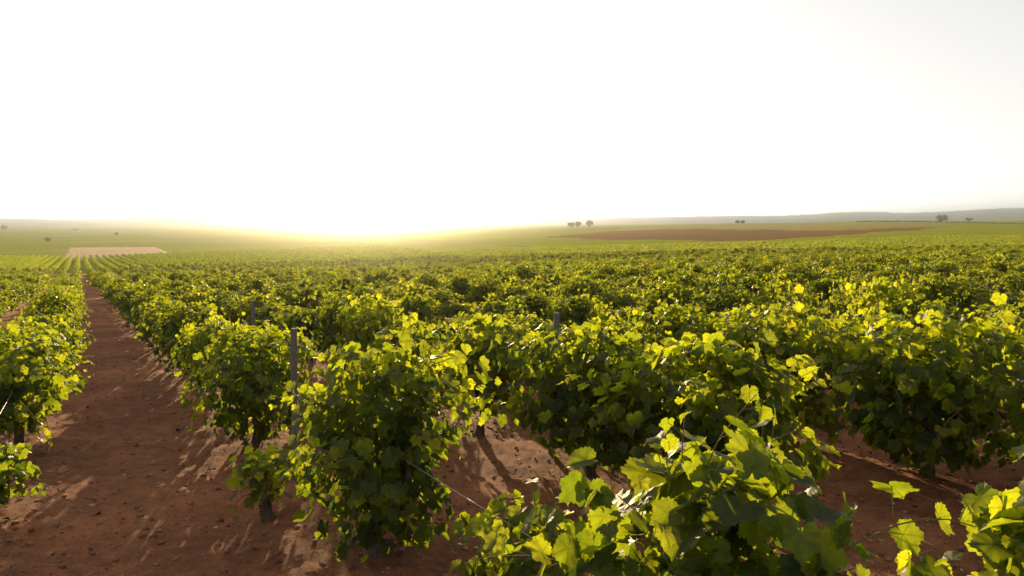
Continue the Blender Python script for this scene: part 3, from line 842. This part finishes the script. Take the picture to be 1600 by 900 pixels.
# a small pale farm building far out on the plain
def farm_building():
    Z = 1250; X = (120 - 800) / F * Z
    root = bpy.data.objects.new("farm_building", None); COL.objects.link(root)
    root.location = (X, Z, float(terrain(X, Z)) - .3); root.rotation_euler = (0, 0, 0.25)
    tag(root, "tiny white farm building alone on the hazy plain", "building")
    mw = field_material("whitewash", [(0.3, (0.7, 0.67, 0.62)), (0.7, (0.8, 0.78, 0.74))]); mr = field_material("roof_tile", [(0.3, (0.35, 0.17, 0.11)), (0.7, (0.45, 0.24, 0.16))])
    md = field_material("old_door", [(0.3, (0.10, 0.07, 0.05)), (0.7, (0.16, 0.11, 0.08))])
    w, d, h, e = 5.5, 3.0, 2.6, 4.2
    Vb = np.array([[-w, -d, 0], [w, -d, 0], [w, d, 0], [-w, d, 0], [-w, -d, h], [w, -d, h], [w, d, h], [-w, d, h], [-w, 0, e - .1], [w, 0, e - .1]], float)
    link("wall", mesh_np("farm_wall", Vb, [np.array([[0, 1, 5, 4], [2, 3, 7, 6]]), np.array([[1, 2, 6, 9, 5], [3, 0, 4, 8, 7]])], mw), root)
    q = .4
    Vr = np.array([[-w - q, -d - q, h - .2], [w + q, -d - q, h - .2], [w + q, 0, e], [-w - q, 0, e], [-w - q, d + q, h - .2], [w + q, d + q, h - .2],
                   [-w - q, -d - q, h - .05], [w + q, -d - q, h - .05], [w + q, 0, e + .15], [-w - q, 0, e + .15], [-w - q, d + q, h - .05], [w + q, d + q, h - .05]])
    link("roof", mesh_np("farm_roof", Vr, np.array([[6, 7, 8, 9], [9, 8, 11, 10], [0, 3, 2, 1], [3, 4, 5, 2], [0, 1, 7, 6], [4, 10, 11, 5], [1, 2, 8, 7], [2, 5, 11, 8], [3, 0, 6, 9], [4, 3, 9, 10]]), mr), root)
    def box(nm, x0, x1, z0, z1, m):
        y0, y1 = -d - .06, -d + .05
        Vx = np.array([[x, y, z] for z in (z0, z1) for y in (y0, y1) for x in (x0, x1)])
        link(nm, mesh_np(nm, Vx, np.array([[0, 1, 5, 4], [2, 6, 7, 3], [0, 4, 6, 2], [1, 3, 7, 5], [4, 5, 7, 6], [0, 2, 3, 1]]), m), root)
    box("door", -.6, .6, 0.02, 2.1, md); box("window", 2.4, 3.4, 1.0, 2.0, md); box("window", -3.4, -2.4, 1.0, 2.0, md)
farm_building()

# ------------------------------------------------------------------ stones, clods and prunings on the soil
def pebbles():
    g = np.random.default_rng(3)
    ico = [(0, 0, 1), (.894, 0, .447), (.276, .851, .447), (-.724, .526, .447), (-.724, -.526, .447), (.276, -.851, .447),
           (.724, .526, -.447), (-.276, .851, -.447), (-.894, 0, -.447), (-.276, -.851, -.447), (.724, -.526, -.447), (0, 0, -1)]
    fi = [(0, 1, 2), (0, 2, 3), (0, 3, 4), (0, 4, 5), (0, 5, 1), (1, 6, 2), (2, 7, 3), (3, 8, 4), (4, 9, 5), (5, 10, 1),
          (6, 7, 2), (7, 8, 3), (8, 9, 4), (9, 10, 5), (10, 6, 1), (6, 11, 7), (7, 11, 8), (8, 11, 9), (9, 11, 10), (10, 11, 6)]
    ico = np.array(ico); fi = np.array(fi)
    n = 22000
    y = 1.6 + 18 * g.random(n) ** 1.6; x = (g.random(n) * 1800 - 900) / F * y
    size = 0.004 + 0.028 * g.random(n) ** 8
    P = ico[None] * (1 + g.uniform(-.3, .3, (n, 12, 1))) * size[:, None, None] * np.stack([g.uniform(.8, 1.4, n), g.uniform(.7, 1.2, n), g.uniform(.4, .8, n)], 1)[:, None, :]
    a = g.uniform(0, 6.28, n); ca, sa = np.cos(a)[:, None], np.sin(a)[:, None]
    P = np.stack([P[..., 0] * ca - P[..., 1] * sa, P[..., 0] * sa + P[..., 1] * ca, P[..., 2]], -1)
    P += np.stack([x, y, ground_z(x, y) + size * .15], 1)[:, None, :]
    f = (fi[None] + (np.arange(n) * 12)[:, None, None]).reshape(-1, 3)
    m, N, L = new_mat("stone_and_clod"); p = N.new("ShaderNodeBsdfPrincipled"); o = N.new("ShaderNodeOutputMaterial"); L.new(p.outputs[0], o.inputs[0])
    geo = N.new("ShaderNodeNewGeometry"); r = ramp(N, [(0.0, (0.08, 0.03, 0.016)), (0.6, (0.22, 0.085, 0.042)), (0.93, (0.28, 0.15, 0.09)), (1.0, (0.42, 0.32, 0.24))])
    L.new(geo.outputs["Random Per Island"], r.inputs[0]); L.new(r.outputs[0], p.inputs["Base Color"]); p.inputs["Roughness"].default_value = .95
    tag(link("gravel", mesh_np("gravel", P.reshape(-1, 3), f, m)), "small stones and clods strewn over the red soil", "gravel", kind="stuff")
pebbles()

def litter():
    g = np.random.default_rng(9); paths = []
    for _ in range(1500):
        y = 2.2 + 12 * g.random() ** 1.5; x = (g.random() * 1700 - 850) / F * y
        t = x * QD[0] + y * QD[1]; d = ((t - T1) / DT); d = abs(d - round(d)) * DT
        if d > 0.95 * g.random() + .2: continue
        a = g.uniform(0, 3.14); L = g.uniform(.04, .22)
        u = np.linspace(-.5, .5, 4); px = x + math.cos(a) * u * L; py = y + math.sin(a) * u * L
        z = ground_z(px, py) + g.uniform(.003, .018); paths.append((np.stack([px, py, z], 1), np.full(4, g.uniform(.001, .003))))
    m = bark_material("dry_straw", (0.22, 0.12, 0.06), (0.48, 0.30, 0.15), 20)
    tag(link("dry_prunings", tubes_mesh("dry_prunings", paths, 3, m)), "dry twigs and straw lying along the vine rows", "litter", kind="stuff")
litter()

def fallen():
    g = np.random.default_rng(15); n = 1500
    y = 2.0 + 14 * g.random(n) ** 1.4; x = (g.random(n) * 1750 - 875) / F * y
    t = (x * QD[0] + y * QD[1] - T1) / DT; d = np.abs(t - np.round(t)) * DT
    k = d < 0.25 + 0.9 * g.random(n) ** 2; x, y = x[k], y[k]; n = len(x)
    nor = np.stack([g.normal(0, .35, n), g.normal(0, .35, n), np.ones(n)], 1)
    m, N, L = new_mat("dead_leaf"); p = N.new("ShaderNodeBsdfPrincipled"); o = N.new("ShaderNodeOutputMaterial"); L.new(p.outputs[0], o.inputs[0])
    geo = N.new("ShaderNodeNewGeometry"); r = ramp(N, [(0.0, (0.08, 0.04, 0.02)), (0.6, (0.17, 0.09, 0.04)), (1.0, (0.26, 0.17, 0.07))])
    L.new(geo.outputs["Random Per Island"], r.inputs[0]); L.new(r.outputs[0], p.inputs["Base Color"]); p.inputs["Roughness"].default_value = .8
    me = leaves_mesh("fallen_leaves", dict(pos=np.stack([x, y, ground_z(x, y) + .012], 1), nor=nor, tip=np.stack([g.normal(0, 1, n), g.normal(0, 1, n), np.zeros(n)], 1),
                     size=g.uniform(.02, .05, n), tint=g.random(n)), 'mid', m, g)
    tag(link("fallen_leaves", me), "dry brown leaves lying on the soil below the vines", "leaves", kind="stuff")
fallen()

# ------------------------------------------------------------------ haze
def haze():
    zlo, zhi, a = float(V[:, 2].min()) - 4.0, EYE + 62.0, 3600.0
    zlo = min(zlo, -20.0)
    P = np.array([[x, y, z] for z in (zlo, zhi) for y in (-a, a) for x in (-a, a)])
    m, N, L = new_mat("haze_air"); o = N.new("ShaderNodeOutputMaterial"); v = N.new("ShaderNodeVolumePrincipled")
    v.inputs["Color"].default_value = (0.96, 0.975, 0.985, 1); v.inputs["Density"].default_value = HAZE_DENSITY; v.inputs["Anisotropy"].default_value = HAZE_G
    L.new(v.outputs[0], o.inputs["Volume"])
    h = link("haze", mesh_np("haze", P, np.array([[0, 1, 5, 4], [2, 6, 7, 3], [0, 4, 6, 2], [1, 3, 7, 5], [4, 5, 7, 6], [0, 2, 3, 1]]), m))
    tag(h, "bright morning haze lying over the whole vineyard", "haze", kind="stuff")
haze()
print("singles", n_single, "mass", len(mass), "lower", len(lower), "young", len(young))
